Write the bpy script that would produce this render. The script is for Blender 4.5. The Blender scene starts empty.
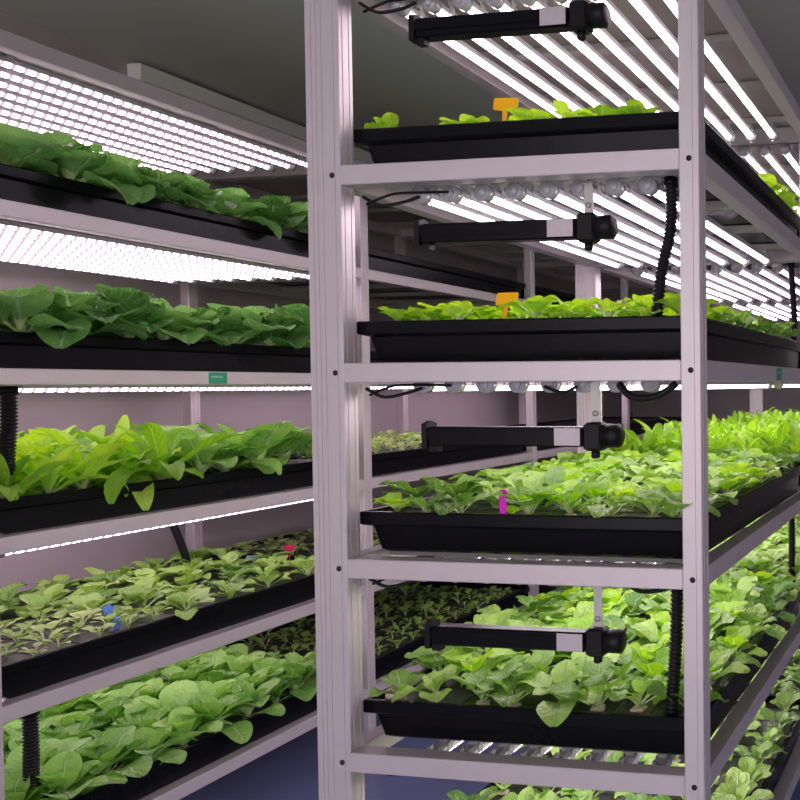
import bpy, math, random
from mathutils import Vector, Matrix
random.seed(11)
C = bpy.context.scene.collection
PI = math.pi
CAMZ = 1.45
T = [CAMZ + .448 - .4 * (k - 1) for k in range(6)]      # top of the rails, tier 0 (above) .. tier 5 (lowest)

# ------------------------------------------------------------------ materials
def mat(name, col, rough=.5, metal=0.0, spec=.5, noise=0.0, nscale=20, bump=0.0):
    m = bpy.data.materials.new(name); m.use_nodes = True
    nt = m.node_tree; b = nt.nodes['Principled BSDF']
    b.inputs['Base Color'].default_value = (*col, 1)
    b.inputs['Roughness'].default_value = rough
    b.inputs['Metallic'].default_value = metal
    b.inputs['Specular IOR Level'].default_value = spec
    if noise or bump:
        tc = nt.nodes.new('ShaderNodeTexCoord'); n = nt.nodes.new('ShaderNodeTexNoise')
        n.inputs['Scale'].default_value = nscale; n.inputs['Detail'].default_value = 4
        nt.links.new(tc.outputs['Object'], n.inputs['Vector'])
        if noise:
            mx = nt.nodes.new('ShaderNodeMix'); mx.data_type = 'RGBA'
            mx.inputs['A'].default_value = (*[c * (1 - noise) for c in col], 1)
            mx.inputs['B'].default_value = (*[min(1, c * (1 + noise)) for c in col], 1)
            nt.links.new(n.outputs['Fac'], mx.inputs['Factor']); nt.links.new(mx.outputs['Result'], b.inputs['Base Color'])
        if bump:
            bp = nt.nodes.new('ShaderNodeBump'); bp.inputs['Strength'].default_value = bump; bp.inputs['Distance'].default_value = .004
            nt.links.new(n.outputs['Fac'], bp.inputs['Height']); nt.links.new(bp.outputs['Normal'], b.inputs['Normal'])
    return m

def emit(name, col, s_hi, s_lo=None, pitch=.017):
    m = bpy.data.materials.new(name); m.use_nodes = True; nt = m.node_tree
    nt.nodes.remove(nt.nodes['Principled BSDF'])
    e = nt.nodes.new('ShaderNodeEmission'); e.inputs['Color'].default_value = (*col, 1); e.inputs['Strength'].default_value = s_hi
    nt.links.new(e.outputs[0], nt.nodes['Material Output'].inputs['Surface'])
    if s_lo is not None:                                # row of LED chips behind the diffuser
        tc = nt.nodes.new('ShaderNodeTexCoord'); sp = nt.nodes.new('ShaderNodeSeparateXYZ')
        nt.links.new(tc.outputs['Object'], sp.inputs[0])
        a = nt.nodes.new('ShaderNodeMath'); a.operation = 'MULTIPLY'; a.inputs[1].default_value = 2 * PI / pitch
        s = nt.nodes.new('ShaderNodeMath'); s.operation = 'SINE'
        r = nt.nodes.new('ShaderNodeMapRange'); r.inputs['From Min'].default_value = -.75; r.inputs['From Max'].default_value = 0
        r.inputs['To Min'].default_value = s_lo; r.inputs['To Max'].default_value = s_hi
        nt.links.new(sp.outputs['Y'], a.inputs[0]); nt.links.new(a.outputs[0], s.inputs[0]); nt.links.new(s.outputs[0], r.inputs['Value'])
        nt.links.new(r.outputs[0], e.inputs['Strength'])
    return m

def leafmat(name, dark, light, vein, rough=.36, trans=.35, spec=.5):
    m = bpy.data.materials.new(name); m.use_nodes = True; nt = m.node_tree; N = nt.nodes; L = nt.links
    b = N['Principled BSDF']; out = N['Material Output']
    b.inputs['Roughness'].default_value = rough; b.inputs['Specular IOR Level'].default_value = spec
    oi = N.new('ShaderNodeObjectInfo'); tc = N.new('ShaderNodeTexCoord')
    n = N.new('ShaderNodeTexNoise'); n.inputs['Scale'].default_value = 14; n.inputs['Detail'].default_value = 2
    L.new(tc.outputs['Object'], n.inputs['Vector'])
    ad = N.new('ShaderNodeMath'); ad.operation = 'ADD'; L.new(oi.outputs['Random'], ad.inputs[0]); L.new(n.outputs['Fac'], ad.inputs[1])
    sc = N.new('ShaderNodeMapRange'); sc.inputs['From Min'].default_value = .35; sc.inputs['From Max'].default_value = 1.25
    L.new(ad.outputs[0], sc.inputs['Value'])
    mx = N.new('ShaderNodeMix'); mx.data_type = 'RGBA'
    mx.inputs['A'].default_value = (*dark, 1); mx.inputs['B'].default_value = (*light, 1); L.new(sc.outputs[0], mx.inputs['Factor'])
    # veins from the leaf's own uv: u along, v across (0.5 = midrib)
    sp = N.new('ShaderNodeSeparateXYZ'); L.new(tc.outputs['UV'], sp.inputs[0])
    s1 = N.new('ShaderNodeMath'); s1.operation = 'SUBTRACT'; s1.inputs[1].default_value = .5; L.new(sp.outputs['Y'], s1.inputs[0])
    ab = N.new('ShaderNodeMath'); ab.operation = 'ABSOLUTE'; L.new(s1.outputs[0], ab.inputs[0])
    mr = N.new('ShaderNodeMapRange'); mr.inputs['From Min'].default_value = .015; mr.inputs['From Max'].default_value = .05
    mr.inputs['To Min'].default_value = 1; mr.inputs['To Max'].default_value = 0; L.new(ab.outputs[0], mr.inputs['Value'])
    mul = N.new('ShaderNodeMath'); mul.operation = 'MULTIPLY_ADD'; mul.inputs[1].default_value = -.55; L.new(ab.outputs[0], mul.inputs[0]); L.new(sp.outputs['X'], mul.inputs[2])
    fr = N.new('ShaderNodeMath'); fr.operation = 'MULTIPLY'; fr.inputs[1].default_value = 2 * PI * 7; L.new(mul.outputs[0], fr.inputs[0])
    si = N.new('ShaderNodeMath'); si.operation = 'SINE'; L.new(fr.outputs[0], si.inputs[0])
    m2 = N.new('ShaderNodeMapRange'); m2.inputs['From Min'].default_value = .86; m2.inputs['From Max'].default_value = 1
    m2.inputs['To Max'].default_value = .55; L.new(si.outputs[0], m2.inputs['Value'])
    mxv = N.new('ShaderNodeMath'); mxv.operation = 'MAXIMUM'; L.new(mr.outputs[0], mxv.inputs[0]); L.new(m2.outputs[0], mxv.inputs[1])
    vf = N.new('ShaderNodeMath'); vf.operation = 'MULTIPLY'; vf.inputs[1].default_value = .6; L.new(mxv.outputs[0], vf.inputs[0])
    mc = N.new('ShaderNodeMix'); mc.data_type = 'RGBA'; mc.inputs['B'].default_value = (*vein, 1)
    L.new(mx.outputs['Result'], mc.inputs['A']); L.new(vf.outputs[0], mc.inputs['Factor'])
    L.new(mc.outputs['Result'], b.inputs['Base Color'])
    n2 = N.new('ShaderNodeTexNoise'); n2.inputs['Scale'].default_value = 90; n2.inputs['Detail'].default_value = 2
    L.new(tc.outputs['Object'], n2.inputs['Vector'])
    hh = N.new('ShaderNodeMath'); hh.operation = 'MULTIPLY_ADD'; hh.inputs[1].default_value = -.6; L.new(mxv.outputs[0], hh.inputs[0]); L.new(n2.outputs['Fac'], hh.inputs[2])
    bp = N.new('ShaderNodeBump'); bp.inputs['Strength'].default_value = .85; bp.inputs['Distance'].default_value = .006
    L.new(hh.outputs[0], bp.inputs['Height']); L.new(bp.outputs['Normal'], b.inputs['Normal'])
    t = N.new('ShaderNodeBsdfTranslucent'); ms = N.new('ShaderNodeMixShader'); ms.inputs[0].default_value = trans
    hs = N.new('ShaderNodeHueSaturation'); hs.inputs['Saturation'].default_value = 1.15; hs.inputs['Value'].default_value = 1.5
    L.new(mc.outputs['Result'], hs.inputs['Color']); L.new(hs.outputs[0], t.inputs['Color'])
    L.new(b.outputs[0], ms.inputs[1]); L.new(t.outputs[0], ms.inputs[2]); L.new(ms.outputs[0], out.inputs['Surface'])
    return m

M = dict(
    alu=mat('brushed_aluminium', (.62, .55, .575), .42, .35, .5, .05, 30),
    slat=mat('galvanised_slat', (.50, .48, .46), .5, .5, .5, .08, 25),
    panel=mat('upper_panel_metal', (.42, .37, .33), .5, .3, .5, .08, 6),
    black=mat('black_plastic', (.005, .005, .007), .24, 0, .14, .1, 30, .15),
    sheet=mat('black_plug_sheet', (.045, .042, .043), .42, 0, .5, .25, 60, .5),
    matte=mat('black_rubber', (.006, .006, .007), .45, 0, .22),
    bolt=mat('dark_bolt', (.05, .045, .045), .45, .7),
    grey=mat('grey_cap_plastic', (.55, .54, .56), .18, .15, .8),
    housing=mat('tube_housing', (.62, .60, .62), .4, .3),
    sticker=mat('silver_sticker', (.55, .48, .52), .45, .2, .5, .1, 80),
    led=emit('led_glow', (1, .85, .95), 9.0, 3.2),
    leddot=emit('led_chip_glow', (1, .74, .94), 7.0, .6, .026),
    plug=mat('sponge', (.74, .58, .52), .9, 0, .2, .15, 80, .4),
    yellow=mat('yellow_label', (1.0, .66, .02), .4),
    magenta=mat('magenta_label', (.85, .04, .75), .45),
    pink=mat('pink_label', (.95, .04, .22), .45),
    blue=mat('blue_label', (.22, .42, .85), .45),
    pale_blue=mat('pale_blue_label', (.45, .68, .82), .45),
    green=mat('green_label', (.01, .33, .17), .4),
    green_bright=mat('bright_green_label', (.02, .55, .15), .4),
    print_=mat('label_print', (.35, .62, .52), .5),
    wall=mat('wall_panel', (.42, .375, .375), .6, 0, .3, .04, 2),
    wall_white=mat('white_wall_panel', (.85, .80, .81), .6, 0, .3, .03, 2),
    ceil=mat('ceiling_panel', (.60, .62, .55), .7, 0, .3, .04, 2),
    duct=mat('cable_duct', (.85, .86, .80), .5),
    floor=mat('blue_grey_floor', (.20, .23, .46), .35, 0, .5, .15, 3),
    stem=mat('pale_petiole', (.50, .66, .28), .45),
    lf_dark=leafmat('leaf_deep_green', (.085, .23, .045), (.30, .56, .17), (.55, .74, .42), .32, .36),
    lf_mid=leafmat('leaf_mid_green', (.075, .26, .025), (.34, .62, .13), (.56, .76, .36), .34, .24),
    lf_lime=leafmat('leaf_lime', (.20, .46, .02), (.52, .78, .10), (.60, .82, .32), .38, .38),
    lf_sprout=leafmat('leaf_sprout', (.26, .48, .07), (.62, .80, .28), (.66, .80, .40), .4, .3),
    lf_young=leafmat('leaf_young', (.06, .22, .015), (.40, .64, .13), (.60, .78, .40), .30, .22, .55),
)

def glow_through(m, f=.45):                            # thin coloured plastic lets some lamp light through
    nt = m.node_tree; b = nt.nodes['Principled BSDF']; t = nt.nodes.new('ShaderNodeBsdfTranslucent'); x = nt.nodes.new('ShaderNodeMixShader')
    t.inputs['Color'].default_value = b.inputs['Base Color'].default_value; x.inputs[0].default_value = f
    nt.links.new(b.outputs[0], x.inputs[1]); nt.links.new(t.outputs[0], x.inputs[2]); nt.links.new(x.outputs[0], nt.nodes['Material Output'].inputs['Surface'])
for k in ('yellow', 'magenta', 'pink', 'blue', 'pale_blue'): glow_through(M[k])
# ------------------------------------------------------------------ mesh helpers
class MB:
    def __init__(s): s.v = []; s.f = []; s.m = []; s.uv = {}; s.smooth = []
    def add(s, vs, fs, mi=0, smooth=False):
        o = len(s.v); s.v += [tuple(v) for v in vs]
        for f in fs: s.f.append([i + o for i in f]); s.m.append(mi); s.smooth.append(smooth)
        return o
    def box(s, x0, x1, y0, y1, z0, z1, mi=0, bev=0.0):
        if bev:
            b = bev
            ring = lambda z, e: [(x0+b+e, y0+e, z), (x1-b-e, y0+e, z), (x1-e, y0+b+e, z), (x1-e, y1-b-e, z), (x1-b-e, y1-e, z), (x0+b+e, y1-e, z), (x0+e, y1-b-e, z), (x0+e, y0+b+e, z)]
            vs = ring(z0, b) + ring(z0+b, 0) + ring(z1-b, 0) + ring(z1, b); fs = [list(range(7, -1, -1)), list(range(24, 32))]
            for k in range(3):
                for i in range(8): fs.append([k*8+i, k*8+(i+1) % 8, k*8+8+(i+1) % 8, k*8+8+i])
            s.add(vs, fs, mi); return
        vs = [(x0,y0,z0),(x1,y0,z0),(x1,y1,z0),(x0,y1,z0),(x0,y0,z1),(x1,y0,z1),(x1,y1,z1),(x0,y1,z1)]
        s.add(vs, [(3,2,1,0),(4,5,6,7),(0,1,5,4),(1,2,6,5),(2,3,7,6),(3,0,4,7)], mi)
    def tube(s, pts, r, n=10, mi=0, caps=True):
        pts = [Vector(p) for p in pts]; rs = r if isinstance(r, list) else [r]*len(pts)
        vs = []; up = None
        for i, p in enumerate(pts):
            d = (pts[min(i+1, len(pts)-1)] - pts[max(i-1, 0)]).normalized()
            if up is None: up = d.orthogonal().normalized()
            up = (up - d*up.dot(d)).normalized(); w = d.cross(up)
            for k in range(n):
                a = 2*PI*k/n; vs.append(p + (up*math.cos(a) + w*math.sin(a))*rs[i])
        fs = []
        for i in range(len(pts)-1):
            for k in range(n): fs.append([i*n+k, i*n+(k+1) % n, (i+1)*n+(k+1) % n, (i+1)*n+k])
        if caps: fs.append(list(range(n-1, -1, -1))); fs.append([(len(pts)-1)*n+k for k in range(n)])
        s.add(vs, fs, mi, True)
    def prism(s, poly, axis, a, b, mi=0):
        n = len(poly); P = lambda u, v, t: (u, v, t) if axis == 'z' else ((t, u, v) if axis == 'x' else (u, t, v))
        vs = [P(u, v, a) for u, v in poly] + [P(u, v, b) for u, v in poly]
        fs = [list(range(n-1, -1, -1)), list(range(n, 2*n))] + [[i, (i+1) % n, n+(i+1) % n, n+i] for i in range(n)]
        if axis == 'y': fs = [f[::-1] for f in fs]
        s.add(vs, fs, mi)
    def build(s, name, mats, parent=None):
        me = bpy.data.meshes.new(name); me.from_pydata(s.v, [], s.f)
        for m in (mats if isinstance(mats, list) else [mats]): me.materials.append(m)
        me.polygons.foreach_set('material_index', s.m); me.polygons.foreach_set('use_smooth', s.smooth)
        if s.uv:
            ul = me.uv_layers.new(name='UVMap')
            for l in me.loops: ul.data[l.index].uv = s.uv.get(l.vertex_index, (0, .5))
        me.update(); o = bpy.data.objects.new(name, me); C.objects.link(o)
        if parent: o.parent = parent
        return o

def props(o, label, cat, group=None, kind=None):
    if label: o['label'] = label
    if cat: o['category'] = cat
    if group: o['group'] = group
    elif 'group' in o: del o['group']
    if kind: o['kind'] = kind
    return o
def thing(name, label, cat, loc=(0, 0, 0), group=None):
    o = bpy.data.objects.new(name, None); o.empty_display_size = .05; C.objects.link(o); o.location = loc
    return props(o, label, cat, group)
def dup(root, loc, rz=None, label=None, group=None, scale=None, kids=True):
    r = root.copy(); C.objects.link(r); r.location = loc
    if rz is not None: r.rotation_euler = (0, 0, rz)
    if scale: r.scale = (scale,)*3
    props(r, label, None, group)
    if kids:
        for ch in list(root.children):
            c = ch.copy(); C.objects.link(c); c.parent = r
            for g in ch.children:
                d = g.copy(); C.objects.link(d); d.parent = c
    return r
def hide_proto(o):
    for g in list(o.children): hide_proto(g)
    bpy.data.objects.remove(o)
def struct(name, mb, m):
    o = mb.build(name, m); o['kind'] = 'structure'; return o

# ------------------------------------------------------------------ setting
WX = -3.17; BY = 7.4; RX = 2.3; FY = -3.0; CZ = CAMZ+1.262
m = MB(); m.box(WX-.1, RX+.1, FY, BY+.1, -.1, 0); struct('floor', m, M['floor'])
m = MB(); m.box(WX-.1, RX+.1, FY, BY+.1, CZ, CZ+.1); struct('ceiling', m, M['ceil'])
m = MB(); m.box(WX-.1, WX, FY, BY, 0, CZ); struct('wall_left', m, M['wall'])
m = MB(); m.box(RX, RX+.1, FY, BY, 0, CZ); struct('wall_right', m, M['wall_white'])
m = MB(); m.box(WX, RX, BY, BY+.1, 0, CZ); struct('wall_back', m, M['wall'])
m = MB(); m.box(WX, WX+.06, 2.66, BY, CAMZ+1.18, CAMZ+1.245, bev=.004); struct('trim_1', m, M['duct'])

# ------------------------------------------------------------------ racks
PITCH = 1.14
def post_poly(x0, x1, y0, y1):
    g = .0013; d = .0014; b = .002; W = x1-x0; D = y1-y0
    cx = [x0+W*f for f in ((.70,) if W < .05 else (.20, .34, .50, .86))]; cy = [y0+D*f for f in (.28, .72)]
    P = [(x0+b, y0)]
    for c in cx: P += [(c-g, y0), (c-g*.6, y0+d), (c+g*.6, y0+d), (c+g, y0)]
    P += [(x1-b, y0), (x1, y0+b)]
    for c in cy: P += [(x1, c-g), (x1-d, c-g*.6), (x1-d, c+g*.6), (x1, c+g)]
    P += [(x1, y1-b), (x1-b, y1)]
    for c in cx[::-1]: P += [(c+g, y1), (c+g*.6, y1-d), (c-g*.6, y1-d), (c-g, y1)]
    P += [(x0+b, y1), (x0, y1-b)]
    for c in cy[::-1]: P += [(x0, c+g), (x0+d, c+g*.6), (x0+d, c-g*.6), (x0, c-g)]
    P += [(x0, y0+b)]
    return P

def rack(label, xl0, xl1, xr0, xr1, ys, tiers):
    """xl0..xl1 / xr0..xr1 : the two columns of posts; ys : post stations"""
    r = thing('grow_rack', label, 'shelf rack', ((xl0+xr1)/2, ys[0], 0))
    inv = Vector(r.location)
    def put(o): o.parent = r; o.location = -inv; return o
    bolt = None
    for y in ys:
        for (a, b) in ((xl0, xl1), (xr0, xr1)):
            mb = MB(); mb.prism(post_poly(a, b, y, y+.04), 'z', 0.0, T[0]+.001); p = put(mb.build('post', M['alu']))
            near = y == ys[0]
            xc = (b - .018) if b-a > .05 else (a+b)/2
            for t in tiers:
                if bolt is None:
                    bb = MB(); bb.tube([(0, .0005, 0), (0, -.0010, 0), (0, -.0012, 0), (0, -.0026, 0)], [.0056, .0056, .003, .0028], 12)
                    bolt = bb.build('bolt', M['bolt'], p); o = bolt
                else: o = bolt.copy(); C.objects.link(o); o.parent = p
                o.location = (xc, y, t-.02)
            ft = MB(); ft.box(a-.008, b+.008, y-.008, y+.048, 0, .012, bev=.002); ft.build('foot_plate', M['slat'], p)
    for t in tiers:
        for i, y in enumerate(ys):                       # cross rails at every station
            mb = MB(); mb.box(xl1, xr0, y+.0008, y+.0392, t-.04, t, bev=.0016); put(mb.build('cross_rail', M['alu']))
        for i in range(len(ys)-1):
            for (a, b) in ((xl0, xl1), (xr0, xr1)):
                if b-a > .05: a = b-.04
                mb = MB(); mb.box(a+.0006, b-.0006, ys[i]+.04, ys[i+1], t-.04, t, bev=.0016); put(mb.build('side_rail', M['alu']))
            for k, dy in enumerate((.14, .44, .74, 1.04)):
                mb = MB(); mb.box(xl1, xr0, ys[i]+dy-.015, ys[i]+dy+.015, t-.018, t-.0015, bev=.001); s = put(mb.build('slat', M['slat']))
                if i > 2: s['kind'] = 'stuff'
    return r

N0, L0, PL = 1.46, 1.522, 1.205
YN = [N0 + PITCH*k for k in range(4)]; YL = [L0 + PL*k for k in range(5)]
near = rack('aluminium shelving rack in the foreground with double left post and black planting trays', -1.319, -1.243, -.529, -.489, YN, T)
far = rack('long aluminium shelving rack along the left wall across the aisle', -3.03, -2.99, -2.28, -2.24, YL, T)

def panel(xa, xb, y0, label):
    mb = MB(); mb.box(xa, xb, y0, y0+1.02, 0, .003)
    for k in range(9):
        x = xa+.03+(xb-xa-.06)*k/8; mb.prism([(x-.008, .003), (x+.008, .003), (x+.004, .008), (x-.004, .008)], 'y', y0+.005, y0+1.015)
    o = mb.build('shelf_panel', M['panel']); o.location.z = T[0]+.0005
    props(o, label, 'panel')
SEC = ['nearest', 'second', 'third', 'fourth']
for k in range(3): panel(-1.24, -.532, YN[k]+.06, f'thin metal sheet over the top lamps of the near rack, {SEC[k]} section')
for k in range(2): panel(-2.985, -2.285, YL[k]+.06, f'thin metal sheet over the top lamps of the left wall rack, {SEC[k]} section')

# ------------------------------------------------------------------ trays
def make_tray(w, l, holes):
    t = thing('grow_tray', 'proto', 'tray')
    H = .088; b = MB()
    def ring(x, y, z, q=None):
        q = max(x, w/2-.0185) if z < .058 else x             # steeper wall on the aisle side
        return [(-x, 0+y, z), (q, 0+y, z), (q, l-y, z), (-x, l-y, z)]
    # outside: bottom, tapered wall, step, upper band, lip, inside wall
    R = [ring(w/2-.045, .030, .0), ring(w/2-.036, .022, .006), ring(w/2-.026, .012, .056), ring(w/2-.006, .003, .060), ring(w/2-.002, .0, .063),
         ring(w/2-.001, .0, H-.003), ring(w/2-.003, .002, H), ring(w/2-.011, .009, H), ring(w/2-.013, .011, H-.004), ring(w/2-.020, .018, H-.02)]
    vs = sum(R, []); fs = [[3, 2, 1, 0]]
    for k in range(len(R)-1):
        for i in range(4): fs.append([k*4+i, k*4+(i+1) % 4, k*4+4+(i+1) % 4, k*4+4+i])
    b.add(vs, fs)
    b.build('tray_body', M['black'], t)
    s = MB(); s.box(-w/2+.0205, w/2-.0205, .0185, l-.0185, H-.021, H-.011)
    nx = 8; ny = 12; p = (w-.08)/nx; q = (l-.06)/ny
    for i in range(nx+1): x = -w/2+.04+p*i; s.prism([(x-.003, H-.011), (x+.003, H-.011), (x, H-.0085)], 'y', .02, l-.02)
    for j in range(ny+1): y = .03+q*j; s.box(-w/2+.022, w/2-.022, y-.0015, y+.0015, H-.011, H-.009)
    s.build('plug_sheet', M['sheet'], t)
    return t
WN = .775; TL = 1.075
trayp = make_tray(.745, TL, True)
NX = (-1.243-.529)/2 + .0
LX = (-2.99-2.28)/2
LAB = {1: 'top', 2: 'second', 3: 'third', 4: 'fourth', 5: 'lowest'}
ZTOP = {}
for k in range(3):
    for t in range(1, 6):
        dup(trayp, (NX+.001, YN[k]+.0525, T[t]+.0008), label=f'black tray on the {LAB[t]} planted shelf of the near rack, {SEC[k]} section back')
hide_proto(trayp); trayp = make_tray(.745, PL-.065, True)
for k in range(4):
    for t in range(1, 6):
        dup(trayp, (LX+.0, YL[k]+.0525, T[t]+.0008), label=f'black tray on the {LAB[t]} planted shelf of the left wall rack, {SEC[k]} section along')
hide_proto(trayp)
PZ = .078            # growing surface above the rail tops

# ------------------------------------------------------------------ LED tubes
def make_led(glow):
    t = thing('led_tube_light', 'proto', 'lamp'); Ln = 1.0
    h = MB(); h.prism([(-.013, 0), (.013, 0), (.013, .010), (.007, .017), (-.007, .017), (-.013, .010)], 'y', .02, Ln-.02); h.build('housing', M['housing'], t)
    d = MB(); seg = [(math.cos(PI+PI*k/6)*.0088, math.sin(PI+PI*k/6)*.0095-.0003) for k in range(7)]
    n = 7; vs = [(x, .024, z) for x, z in seg] + [(x, Ln-.024, z) for x, z in seg]
    fs = [[i, i+1, n+i+1, n+i] for i in range(n-1)] + [[n-1, 0, n, 2*n-1]] + [list(range(n)), list(range(2*n-1, n-1, -1))]
    d.add(vs, [f[::-1] for f in fs]); d.build('diffuser', glow, t)
    for (a, b, e) in ((.0, .022, -.004), (Ln-.022, Ln, Ln+.004)):
        c = MB(); c.tube([(0, a, .003), (0, b, .003)], .0175, 16)
        y = a if a == 0 else b
        c.tube([(0, y, .003), (0, e, .003)], .0105, 14); c.tube([(0, min(y, e)-.001, .003), (0, max(y, e)+.002, .003)], .0045, 8)
        c.box(-.003, .003, a+.004, b-.004, .018, .030); c.build('end_cap', M['grey'], t)
    for y in (.06, .96):
        c = MB(); c.box(-.010, .010, y-.008, y+.008, .0171, .0300); c.box(-.015, -.0132, y-.008, y+.008, .0, .019); c.box(.0132, .015, y-.008, y+.008, .0, .019); c.build('clip', M['grey'], t)
    return t
ledN = make_led(M['led']); ledL = make_led(M['leddot'])
ORD = ['first', 'second', 'third', 'fourth', 'fifth', 'sixth', 'seventh', 'eighth', 'ninth', 'tenth', 'eleventh', 'twelfth', 'thirteenth', 'fourteenth']
UNS = {0: 'top', 1: 'second', 2: 'third', 3: 'fourth', 4: 'lowest'}
UND = {0: 'above the top planted shelf', 1: 'above the second planted shelf', 2: 'above the third planted shelf', 3: 'above the fourth planted shelf', 4: 'above the lowest planted shelf'}
def leds(proto, x0, x1, n, ys, t, rk, sec):
    for i in range(n):
        x = x0+(x1-x0)*i/(n-1)
        side = f'{ORD[i]} of {("eight" if n==8 else str(n))} from the left' 
        dup(proto, (x, ys+.08, T[t]-.0483), label=f'tube lamp over {rk} {UNS[t]} shelf, {sec} section, {ORD[i]} from the left', group=f'tube lamps {UND[t]} in {rk}')
for k in range(3):
    for t in range(5):
        if k == 2 and t > 2: continue
        leds(ledN, -1.172 if t == 0 else -1.13, -.600 if t == 0 else -.625, 9 if t == 0 else 8, YN[k], t, 'near rack', SEC[k])
for t in range(5): leds(ledL, -2.90, -2.325, 8, YL[0], t, 'left rack', SEC[0])
for k in (1, 2): leds(ledL, -2.90, -2.325, 8, YL[k], 2, 'left rack', SEC[k])
hide_proto(ledN); hide_proto(ledL)

# ------------------------------------------------------------------ black bar fans hanging at the front of each tier
for t, dz, x0, x1, lab in ((0, -.108, -1.125, -.70, 'black bar with end block hanging above the top plants of the near rack'),
                       (1, -.130, -1.12, -.69, 'dark reddish black bar fan hanging above the second planted shelf'),
                       (2, -.150, -1.11, -.68, 'black bar fan with silver sticker above the third planted shelf'),
                       (3, -.167, -1.11, -.68, 'glossy black bar fan on a hanger above the fourth planted shelf')):
    Y = 1.5105; z = T[t]+dz
    f = thing('crossflow_fan', lab, 'fan', (x0, Y, z)); 
    b = MB(); b.box(.012, x1-x0-.075, .004, .034, -.022, .018, bev=.003); b.box(.014, x1-x0-.077, .001, .004, -.008, .010); b.build('fan_body', M['black'], f)
    b = MB(); b.prism([(.002, -.028), (.036, -.028), (.036, .024), (.02, .03), (.002, .024)], 'x', 0, .0115); b.box(.012, .03, .008, .026, -.034, -.0225); b.build('end_bracket', M['matte'], f)
    b = MB(); b.box(x1-x0-.135, x1-x0-.080, .0, .001, -.019, .016); b.build('sticker', M['sticker'], f)
    b = MB(); W = x1-x0; b.box(W-.075, W-.035, .0, .036, -.030, .028, bev=.005); b.tube([(W-.035, .018, 0), (W-.004, .018, 0), (W, .018, 0)], [.024, .024, .019], 18)
    b.tube([(W-.055, .018, -.03), (W-.055, .018, -.043), (W-.055, .018, -.046)], [.009, .009, .006], 10)
    b.build('motor', M['matte'], f)
    b = MB(); b.box(W-.062, W-.044, .016, .019, .028, -dz-.0405); b.tube([(W-.053, .016, .045), (W-.053, .012, .045)], .006, 8); b.build('hanger', M['slat'], f)

# ------------------------------------------------------------------ corrugated drain hoses and cables
def catmull(P, n=12):
    P = [Vector(p) for p in P]; out = []
    for i in range(len(P)-1):
        p0 = P[max(i-1, 0)]; p1 = P[i]; p2 = P[i+1]; p3 = P[min(i+2, len(P)-1)]
        for k in range(n):
            t = k/n; out.append(.5*((2*p1)+(p2-p0)*t+(2*p0-5*p1+4*p2-p3)*t*t+(3*p1-p0-3*p2+p3)*t**3))
    return out+[P[-1]]
def hose(pts, r, label, name='drain_hose'):
    c = catmull(pts, 40); L = [0]
    for a, b in zip(c, c[1:]): L.append(L[-1]+(b-a).length)
    out = []; rs = []; s = 0; i = 0; step = .0022; q = 0
    while s < L[-1]:
        while L[i+1] < s: i += 1
        out.append(c[i].lerp(c[i+1], (s-L[i])/(L[i+1]-L[i]+1e-9))); rs.append(r if q % 4 in (0, 1) else r*.80); q += 1; s += step
    mb = MB(); mb.tube(out, rs, 12); o = mb.build(name, M['matte'])
    mb = MB(); mb.tube([pts[-1], Vector(pts[-1])+Vector((0, 0, -.004))], r*1.15, 12); mb.build('hose_collar', M['black'], o)
    mb = MB(); mb.tube([out[0], out[8]], r*1.12, 12); mb.build('hose_collar', M['black'], o)
    return props(o, label, 'hose')
z = T
hose([(-.580, 1.555, z[1]-.03), (-.580, 1.55, z[1]-.13), (-.600, 1.55, z[1]-.22), (-.612, 1.55, z[2]+.082)], .0125, 'black corrugated hose dropping into the second planted shelf of the near rack')
hose([(-.575, 1.555, z[3]-.03), (-.575, 1.55, z[3]-.13), (-.580, 1.55, z[3]-.22), (-.588, 1.55, z[4]+.082)], .0135, 'black corrugated hose dropping into the fourth planted shelf of the near rack')
hose([(-.580, 2.70, z[1]-.03), (-.575, 2.70, z[1]-.13), (-.57, 2.70, z[1]-.22), (-.575, 2.70, z[2]+.082)], .0125, 'black corrugated hose at the right frame edge above the second shelf')
hose([(-.585, 2.70, z[3]-.03), (-.583, 2.70, z[3]-.13), (-.583, 2.70, z[3]-.22), (-.585, 2.70, z[4]+.082)], .0125, 'black corrugated hose at the right frame edge above the fourth shelf')
hose([(-2.300, 1.63, z[2]-.045), (-2.292, 1.625, z[2]-.13), (-2.302, 1.625, z[2]-.21), (-2.330, 1.64, z[3]+.082)], .017, 'black corrugated hose at the left frame edge beside long pale lettuce leaves')
hose([(-2.300, 1.66, z[4]-.045), (-2.300, 1.66, z[4]-.10), (-2.300, 1.66, z[4]-.16), (-2.31, 1.665, z[4]-.24)], .016, 'black corrugated hose hanging over the bok choy at the lower left')
mb = MB(); mb.tube(catmull([(-2.80, 2.42, z[3]-.02), (-2.80, 2.46, z[3]-.10), (-2.78, 2.50, z[3]-.25), (-2.78, 2.51, z[4]+.082)]), .012, 10); props(mb.build('drain_hose', M['matte']), 'smooth black hose behind the seedlings on the left wall rack', 'hose')
def cable(pts, r, label):
    mb = MB(); mb.tube(catmull(pts), r, 7); props(mb.build('cable', M['matte']), label, 'cable')
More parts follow.
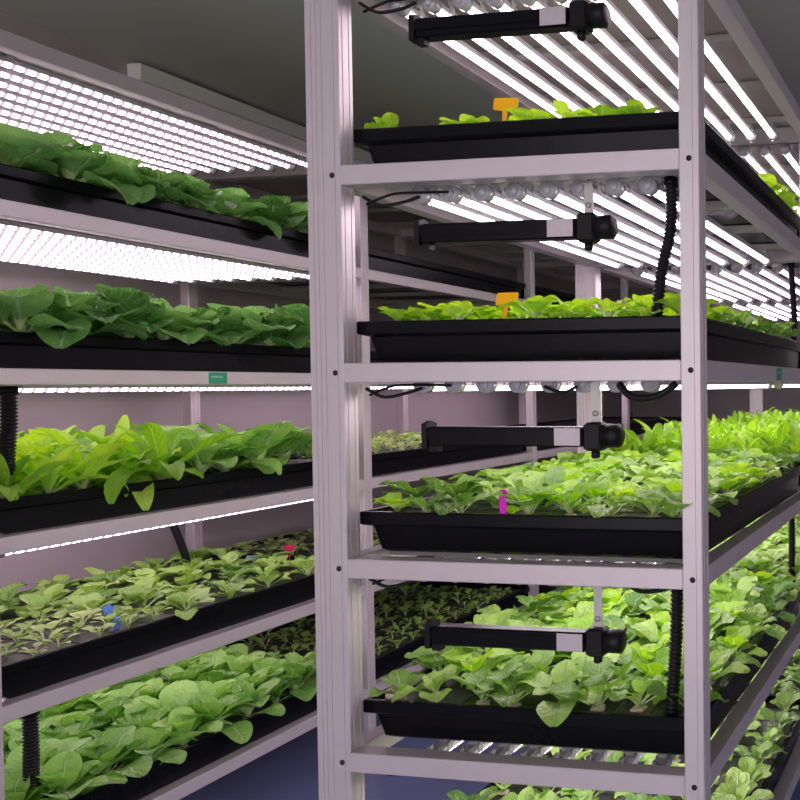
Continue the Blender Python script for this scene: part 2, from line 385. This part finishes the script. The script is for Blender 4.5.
for t, d in ((0, 'at the top left of the near rack'), (1, 'above the second planted shelf, left end'), (2, 'above the third planted shelf, left end'), (3, 'above the fourth planted shelf, left end'), (4, 'above the lowest planted shelf, left end')):
    cable([(-1.235, 1.512, T[t]-.052), (-1.20, 1.52, T[t]-.070), (-1.155, 1.53, T[t]-.062), (-1.12, 1.53, T[t]-.052)], .0035, f'thin black cable {d}, lower loop')
    cable([(-1.235, 1.522, T[t]-.066), (-1.20, 1.525, T[t]-.052), (-1.16, 1.525, T[t]-.045), (-1.05, 1.525, T[t]-.0465)], .0028, f'thin black cable {d}, upper strand')
cable([(-.84, 1.522, T[2]-.050), (-.80, 1.52, T[2]-.062), (-.77, 1.52, T[2]-.050)], .0035, 'short black cable loop under the front rail of the second planted shelf')
cable([(-.68, 1.52, T[2]-.045), (-.65, 1.518, T[2]-.072), (-.60, 1.518, T[2]-.070), (-.56, 1.52, T[2]-.045)], .0075, 'thick black cable loop under the second shelf beside the right post')
cable([(-.67, 1.52, T[3]-.045), (-.64, 1.518, T[3]-.060), (-.60, 1.518, T[3]-.058), (-.56, 1.52, T[3]-.045)], .0045, 'black cable loop under the third shelf beside the right post')
cable([(-1.235, 1.512, T[4]-.050), (-1.13, 1.52, T[4]-.055), (-1.02, 1.52, T[4]-.050)], .0045, 'black cable lying along the underside of the fourth shelf rail')

# ------------------------------------------------------------------ plants
def leaf(mb, az, e0, bend, Lp, Lb, W, cup, wave, ph, base=(0, 0, 0), nu=8, nv=6, tip=.0, twist=0.0, pw=.004):
    ca, sa = math.cos(az), math.sin(az)
    pos = Vector((0, 0)); pts = []; L = Lp+Lb; n = nu+3; el = e0
    # petiole (3) + blade (nu)
    def frame(s):
        return e0-bend*s**1.5
    UU = [1-(1-k/nu)**1.45 for k in range(nu+1)]
    S = [Lp/L*k/3 for k in range(3)] + [(Lp+Lb*q)/L for q in UU]
    h = z = 0; ps = [(0, 0)]
    for a, b in zip(S, S[1:]):
        e = frame((a+b)/2); h += math.cos(e)*(b-a)*L; z += math.sin(e)*(b-a)*L; ps.append((h, z))
    vs = []; uv = []
    for i, s in enumerate(S):
        e = frame(s); hx, hz = ps[i]
        nx, nz = -math.sin(e), math.cos(e)
        if i < 3: hw = pw*(1.25-.12*i); u = 0.0; bl = 0
        else:
            u = UU[i-3]; bl = 1
            hw = max(pw*.9, W/2*(math.sin(PI*min(1, u**(.98-tip)*.95+.03))**.66)) if u < 1 else W*.10
        for j in range(nv+1):
            v = -1+2*j/nv
            y = v*hw; dz = cup*hw*(abs(v)**1.6)*(1 if bl else .9)
            if bl: dz += wave*hw*math.sin(u*9+ph+(1.7 if v > 0 else 0))*v*v + .05*W*math.sin(v*7+u*13+ph)*(1-abs(v))
            y += twist*u*dz
            H = hx+nx*dz; Z = hz+nz*dz
            vs.append((base[0]+H*ca-y*sa, base[1]+H*sa+y*ca, base[2]+Z)); uv.append((u, .5+.5*v))
    fs = []; m_ = nv+1
    o = len(mb.v)
    blade = []; pet = []
    for i in range(len(S)-1):
        for j in range(nv):
            (pet if i < 3 else blade).append([i*m_+j, i*m_+j+1, (i+1)*m_+j+1, (i+1)*m_+j])
    o = mb.add(vs, [], 0)
    for f in blade: mb.f.append([q+o for q in f]); mb.m.append(0); mb.smooth.append(True)
    for f in pet: mb.f.append([q+o for q in f]); mb.m.append(1); mb.smooth.append(True)
    for k, q in enumerate(uv): mb.uv[o+k] = q

R = random.Random(5); U = R.uniform
def plant_mesh(kind):
    mb = MB()
    if kind == 'big':           # full grown rosette of broad rounded leaves
        n = R.randint(12, 14); a0 = U(0, 6)
        for k in range(n):
            f = k/(n-1); s = U(.85, 1.15)
            leaf(mb, a0+k*2.4+U(-.3, .3), math.radians(24+56*f+U(-10, 10)), math.radians(U(35, 100)*(1-.35*f)), (.036-.010*f)*s, (.098-.028*f)*s, (.094-.022*f)*s, U(.15, .42)*(1+f*.6), U(.08, .22), U(0, 6), (0, 0, .002+.008*f), pw=.005)
    elif kind == 'round':       # bright rounded bok choy
        n = R.randint(11, 13); a0 = U(0, 6)
        for k in range(n):
            f = k/(n-1); s = U(.85, 1.15)
            leaf(mb, a0+k*2.4+U(-.3, .3), math.radians(32+50*f+U(-12, 12)), math.radians(U(35, 105)*(1-.3*f)), (.042-.012*f)*s, (.084-.022*f)*s, (.072-.016*f)*s, U(.1, .34)*(1+f*.6), U(.04, .13), U(0, 6), (0, 0, .002+.008*f), pw=.0055)
    elif kind == 'young':       # seedling with a few broad leaves
        n = R.randint(7, 9); a0 = U(0, 6)
        for k in range(n):
            f = k/(n-1); s = U(.75, 1.2)
            leaf(mb, a0+k*2.4+U(-.4, .4), math.radians(38+38*f+U(-12, 12)), math.radians(U(40, 90)), (.034-.014*f)*s, (.062-.020*f)*s, (.056-.019*f)*s, U(.1, .4), U(.08, .24), U(0, 6), (0, 0, .001+.005*f), nu=7, nv=4, pw=.003)
    elif kind == 'spear':       # long narrow upright lettuce
        n = R.randint(10, 13); a0 = U(0, 6)
        for k in range(n):
            f = k/(n-1); s = U(.75, 1.2)
            leaf(mb, a0+k*2.4+U(-.5, .5), math.radians(26+56*f+U(-14, 14)), math.radians(U(20, 120)*(1-.5*f)), (.020)*s, (.135-.03*f)*s, (.034-.006*f)*s, U(.15, .5), U(.1, .3), U(0, 6), (0, 0, .001), tip=-.25, nu=9, nv=4, pw=.004)
    elif kind == 'tiny':        # just sprouted, small leaflets on thin stems
        n = R.randint(5, 7); a0 = U(0, 6)
        for k in range(n):
            leaf(mb, a0+k*2.4+U(-.4, .4), math.radians(U(55, 80)), math.radians(U(55, 95)), U(.012, .024), U(.015, .023), U(.015, .021), U(0, .25), .05, U(0, 6), (0, 0, 0), nu=4, nv=2, pw=.0012)
    return mb
def protos(kind, name, lm, n):
    out = []
    for i in range(n):
        o = plant_mesh(kind).build(name, [M[lm], M['stem']]); o['category'] = 'plant'; out.append(o)
        s = MB(); s.box(-.011, .011, -.011, .011, -.009, .004, bev=.002)
        o2 = s.build('sponge_plug', M['plug'], o); o2['label'] = 'pale sponge plug'
    return out
P = dict(
    big=protos('big', 'leafy_green_plant', 'lf_dark', 5),
    round=protos('round', 'bok_choy', 'lf_mid', 6),
    young=protos('young', 'vegetable_seedling', 'lf_young', 8),
    lime=protos('young', 'vegetable_seedling', 'lf_lime', 6),
    spear=protos('spear', 'lettuce_plant', 'lf_lime', 5),
    tiny=protos('tiny', 'sprout', 'lf_sprout', 5),
)
RR = random.Random(21); V = RR.uniform
def put(kind, x, y, t, label, group, s=1.0, kids=False):
    dup(RR.choice(P[kind]), (x, y, T[t]+PZ), V(0, 2*PI), label, group, s*V(.9, 1.12), kids)

def stuff_field(name, kind, spots, t, label):
    src = P[kind]; mb = MB()
    for (x, y, s) in spots:
        me = RR.choice(src).data; a = V(0, 6.28); c, q = math.cos(a)*s, math.sin(a)*s
        vs = [(v.co.x*c-v.co.y*q+x, v.co.x*q+v.co.y*c+y, v.co.z*s+T[t]+PZ) for v in me.vertices]
        o = len(mb.v); mb.v += vs
        for p in me.polygons: mb.f.append([i+o for i in p.vertices]); mb.m.append(p.material_index); mb.smooth.append(True)
        ul = me.uv_layers[0].data
        for l in me.loops: mb.uv[o+l.vertex_index] = tuple(ul[l.index].uv)
    o = mb.build(name, [src[0].data.materials[0], M['stem']]); props(o, label, 'plants', None, 'stuff')

NUMS = ORD
def nxs(n): return [-1.205+(.645)*i/(n-1) for i in range(n)]
# near rack, shelves 1 and 2: low lime seedlings, only the front rows and the right edge show
for t in (1, 2):
    S = LAB[t]
    skip = {1: (1, 3), 2: ()}[t]
    for r in range(3):
        xs = nxs(9)
        for i, x in enumerate(xs):
            if t == 1 and (r == 0 and i in skip or i == 8): continue
            if r == 0 and abs(x+.938) < .046: continue
            lab = f'low lime seedling, near rack {S} shelf, {NUMS[r]} row back, {NUMS[i]} from left'
            put('lime', x+V(-.012, .012), YN[0]+.095+.085*r+V(-.01, .01), t, lab, f'seedlings on the {S} planted shelf of the near rack', (.86 if t == 1 else .90)*V(.8, 1.15)*(.8 if (t == 1 and i < 2) else 1), r == 0)
    for r in range(3 if t == 2 else 8, 12):
        lab = f'lime seedling on right edge of near rack {S} shelf, {NUMS[r-3]} back from post'
        put('young' if t == 2 else 'lime', -.575+V(-.01, .01), YN[0]+.115+.085*r, t, lab, f'seedlings on the {S} planted shelf of the near rack', 1.0 if t == 2 else 1.25)
# shelves 3 and 4: dense cover; section one as individuals
cnt = 0
for t, sc, kd in ((3, 1.02, 'young'), (4, 1.27, 'young')):
    S = LAB[t]
    nx = 9 if t == 3 else 8; rows = 11 if t == 3 else 10
    for r in range(rows):
        for i, x in enumerate(nxs(nx)):
            y = YN[0]+.095+(.99/(rows-1))*r
            if t == 3 and r == 0 and abs(x+.935) < .046: continue
            g = f'seedlings on the {S} planted shelf of the near rack'
            s_ = sc*V(.85, 1.12)*(.8 if r == 0 and i < 2 else 1)
            if r < 4: lab = f'green seedling, near rack {S} shelf, {NUMS[r]} row back, {NUMS[i]} from left'
            else: lab = f'green seedling in dense cover behind the fourth row, near rack {S} shelf'
            if r >= 4: g = f'seedlings behind the fourth row on the {S} planted shelf of the near rack'
            put(RR.choice(['young', 'young', 'lime']), x+V(-.016, .016), y+V(-.016, .016), t, lab, g, s_, r < 2)
for r in range(9):
    for i, x in enumerate(nxs(6)):
        lab = f'pale seedling, near rack lowest shelf, {NUMS[r]} row back, {NUMS[i]} from left'
        put('young', x+V(-.012, .012), YN[0]+.12+.118*r+V(-.012, .012), 5, lab, 'seedlings on the lowest planted shelf of the near rack', 1.1*V(.85, 1.1), True)
# second section: upright lettuce on shelf three, the rest of the seedlings as one mass per shelf
for r in range(9):
    for i, x in enumerate(nxs(8)):
        put('spear', x+V(-.015, .015), YN[1]+.09+.12*r+V(-.015, .015), 3, f'upright lettuce, near rack third shelf, second section, {NUMS[r]} row back, {NUMS[i]} from left', 'upright lettuces on the third planted shelf of the near rack', .98)
stuff_field('low_seedling_cover', 'young', [(x+V(-.02, .02), YN[1]+.10+.107*r+V(-.02, .02), V(1.1, 1.3)) for r in range(10) for x in nxs(7)], 5, 'seedlings on the lowest shelf of the near rack, second section')
stuff_field('seedling_cover', 'young', [(x+V(-.02, .02), YN[1]+.10+.107*r+V(-.02, .02), V(1.15, 1.35)) for r in range(10) for x in nxs(7)], 4, 'dense far cover of seedlings on the fourth shelf of the near rack, second section')
stuff_field('lettuce_cover', 'spear', [(x+V(-.02, .02), YN[2]+.10+.12*r+V(-.02, .02), V(.9, 1.1)) for r in range(9) for x in nxs(8)], 3, 'upright lettuces far back on the third shelf of the near rack, third section')
# left wall rack
def lxs(n): return [-2.302-.61*i/(n-1) for i in range(n)]
for t, n, rows, sc, kd, what in ((1, 8, 4, 1.28, 'big', 'dark green broad-leaved plant'), (2, 8, 4, 1.30, 'big', 'deep green broad-leaved plant')):
    for r in range(rows):
        for j in range(n):
            lab = f'{what}, left rack {LAB[t]} shelf, {NUMS[j]} from left, {["aisle edge", "second row in", "third row in", "by the wall"][r]}'
            s_ = sc*V(.88, 1.12)*(.78 if t == 1 and j > 3 else 1)
            put(kd, lxs(rows)[r]+V(-.015, .015), YL[0]+.13+.122*j+V(-.02, .02), t, lab, f'broad-leaved plants on the {LAB[t]} shelf of the left wall rack', s_, r == 0)
for r in range(6):
    for j in range(11):
        y = YL[0]+.09+.098*j
        if y < 2.07:
            put('spear', lxs(6)[r]+V(-.02, .02), y, 3, f'pale upright lettuce, left rack third shelf, {NUMS[j]} from left, {NUMS[r]} row from aisle', 'pale lettuces on the third shelf of the left wall rack', 1.25*V(.9, 1.15), r == 0)
for r in range(4):
    for j in range(5):
        put('round', lxs(4)[r]+V(-.015, .015), 2.11+.108*j, 3, f'rounded bok choy, left rack third shelf, {NUMS[j]} right of lettuces, {NUMS[r]} row from aisle', 'bok choy on the third shelf of the left wall rack', 1.38*V(.9, 1.15), r == 0)
for r in range(9):
    for j in range(14):
        x = lxs(9)[r]; y = YL[0]+.07+.077*j
        mid = (y > 2.02 + .35*(x+2.32)) and y > 1.75
        if mid and (r+j) % 2: continue
        if mid: put('young', x+V(-.015, .015), y+V(-.015, .015), 4, f'bright seedling, left rack fourth shelf, {NUMS[j]} from left, {NUMS[r]} row from aisle', 'bright seedlings on the fourth shelf of the left wall rack', 1.05*V(.85, 1.2))
        else:
            for q in range(1):
                put('tiny', x+V(-.012, .012), y+V(-.012, .012), 4, f'tiny sprout, left rack fourth shelf, {NUMS[j]} from left, {NUMS[r]} row from aisle', 'sprouts on the fourth shelf of the left wall rack', 1.45*V(.85, 1.2))
for r in range(6):
    for j in range(10):
        put('round', lxs(6)[r]+V(-.015, .015), YL[0]+.10+.107*j+V(-.015, .015), 5, f'bok choy, left rack lowest shelf, {NUMS[j]} from left, {NUMS[r]} row from aisle', 'bok choy on the lowest shelf of the left wall rack', 1.08*V(.9, 1.15), r == 0)
for t in (3, 4, 5):
    stuff_field('sprout_cover', 'tiny', [(lxs(8)[i]+V(-.02, .02), YL[1]+.08+.08*r+V(-.02, .02), V(1.1, 1.9)) for r in range(13) for i in range(8)], t, f'small dim sprouts on the {LAB[t]} shelf of the left wall rack, second section')
for k in P:
    for o in P[k]: hide_proto(o)

# ------------------------------------------------------------------ plant labels and stickers
def flat_label(name, poly, th, loc, rz, m, label, cat='plant label'):
    mb = MB(); mb.prism(poly, 'y', -th/2, th/2); o = mb.build(name, m); o.location = loc; o.rotation_euler = (0, 0, rz); return props(o, label, cat)
Tp = [(-.0035, -.022), (.0035, -.022), (.0055, .022), (.024, .025), (.026, .029), (.026, .049), (.023, .052), (-.023, .052), (-.026, .049), (-.026, .029), (-.024, .025), (-.0055, .022)]
flat_label('plant_label', Tp, .0016, (-.935, 1.545, T[1]+PZ+.022), .1, M['yellow'], 'yellow T-shaped plant label on the top planted shelf of the near rack')
flat_label('plant_label', Tp, .0016, (-.940, 1.545, T[2]+PZ+.018), -.1, M['yellow'], 'yellow T-shaped plant label on the second planted shelf of the near rack')
for o in [q for q in C.objects if q.name.startswith('plant_label')]: o.rotation_euler.x = -.22
flat_label('plant_label', [(-.006, -.01), (.006, -.01), (.009, .062), (.006, .067), (-.006, .067), (-.009, .062)], .0016, (-.935, 1.522, T[3]+PZ-.006), .0, M['magenta'], 'magenta upright plant stake on the third planted shelf of the near rack')
heart = [(0, .028), (.012, .040), (.018, .052), (.014, .062), (.005, .064), (0, .058), (-.005, .064), (-.014, .062), (-.018, .052), (-.012, .040)]
flat_label('plant_label', heart+[(-.002, .030), (-.002, -.01), (.002, -.01), (.002, .030)], .0016, (-2.58, 2.74, T[4]+PZ), .5, M['pink'], 'pink heart-headed plant label at the far end of the fourth left shelf')
flat_label('plant_label', [(-.002, -.01), (.002, -.01), (.002, .03), (.022, .034), (.024, .048), (-.02, .052), (-.024, .036), (-.002, .03)], .0016, (-2.60, 2.60, T[4]+PZ), .6, M['pale_blue'], 'pale blue plant label beside the pink one on the left rack')
mb = MB(); mb.box(-.020, .018, -.014, .014, 0, .026, bev=.005); o = mb.build('foam_block', M['plug']); o.location = (-1.205, 1.55, T[4]+PZ+.0005); o.rotation_euler.z = .3; props(o, 'pinkish foam block at the left front corner of the fourth shelf tray', 'foam block')
star = []
for k in range(10):
    a = PI/2+k*PI/5; rr = .020 if k % 2 == 0 else .010; star.append((rr*math.cos(a), .045+rr*math.sin(a)))
star = star[:5]+[(-.0, .036), (-.002, .034), (-.002, -.01), (.002, -.01), (.002, .034)]+star[6:]
flat_label('plant_label', star, .0016, (-2.40, 1.93, T[4]+PZ), .6, M['blue'], 'blue plant label among sprouts on the left rack, farther from the aisle')
flat_label('plant_label', [(-.008, -.01), (.006, -.01), (.004, .012), (.010, .02), (.009, .032), (.002, .046), (-.004, .048), (-.010, .03), (-.009, .018)], .0016, (-2.335, 1.90, T[4]+PZ-.008), .6, M['blue'], 'blue narrow plant label among sprouts at the aisle edge of the left rack')
flat_label('plant_label', [(-.004, -.01), (.004, -.01), (.014, .015), (.012, .034), (-.012, .036), (-.015, .016)], .0016, (-2.262, 1.925, T[2]+PZ+.022), 1.1, M['green_bright'], 'bright green plant label half hidden by leaves on the left rack')
def sticker(name, x, y, z, label):
    o = thing(name, label, 'sticker', (x, y, z))
    mb = MB(); mb.box(0, .0008, -.030, .030, -.017, .017); mb.build('sticker_base', M['green'], o)
    mb = MB(); yy = -.022
    for w in (.006, .005, .007, .004, .006, .005):
        mb.box(.0008, .0011, yy, yy+w-.0015, .001, .007); yy += w+.001
    mb.build('print_line', M['print_'], o)
sticker('rail_sticker', -2.2404, 2.131, T[2]-.020, 'green sticker on the second shelf rail of the left wall rack')
sticker('rail_sticker', -.4894, 2.118, T[2]-.020, 'green sticker on the side rail of the near rack at the right frame edge')

# ------------------------------------------------------------------ light and camera
w = bpy.data.worlds.new('world'); bpy.context.scene.world = w; w.use_nodes = True
w.node_tree.nodes['Background'].inputs['Color'].default_value = (1, .92, .945, 1); w.node_tree.nodes['Background'].inputs['Strength'].default_value = 1.85

cam = bpy.data.cameras.new('camera'); co = bpy.data.objects.new('camera', cam); C.objects.link(co)
yaw, pitch, roll = -0.14703631, -0.01985214, -0.0051639
fwd = Vector((math.sin(yaw)*math.cos(pitch), math.cos(yaw)*math.cos(pitch), math.sin(pitch)))
r0 = fwd.cross(Vector((0, 0, 1))).normalized(); u0 = r0.cross(fwd)
r_ = r0*math.cos(roll)+u0*math.sin(roll); u_ = -r0*math.sin(roll)+u0*math.cos(roll)
mtx = Matrix((r_, u_, -fwd)).transposed().to_4x4(); mtx.translation = (0, 0, CAMZ); co.matrix_world = mtx
cam.sensor_width = 36; cam.lens = 36; cam.shift_x = -(843.542-400)/800; cam.clip_start = .05
sc = bpy.context.scene; sc.camera = co
sc.view_settings.view_transform = 'Standard'; sc.view_settings.look = 'None'; sc.view_settings.exposure = .45; sc.view_settings.gamma = 1
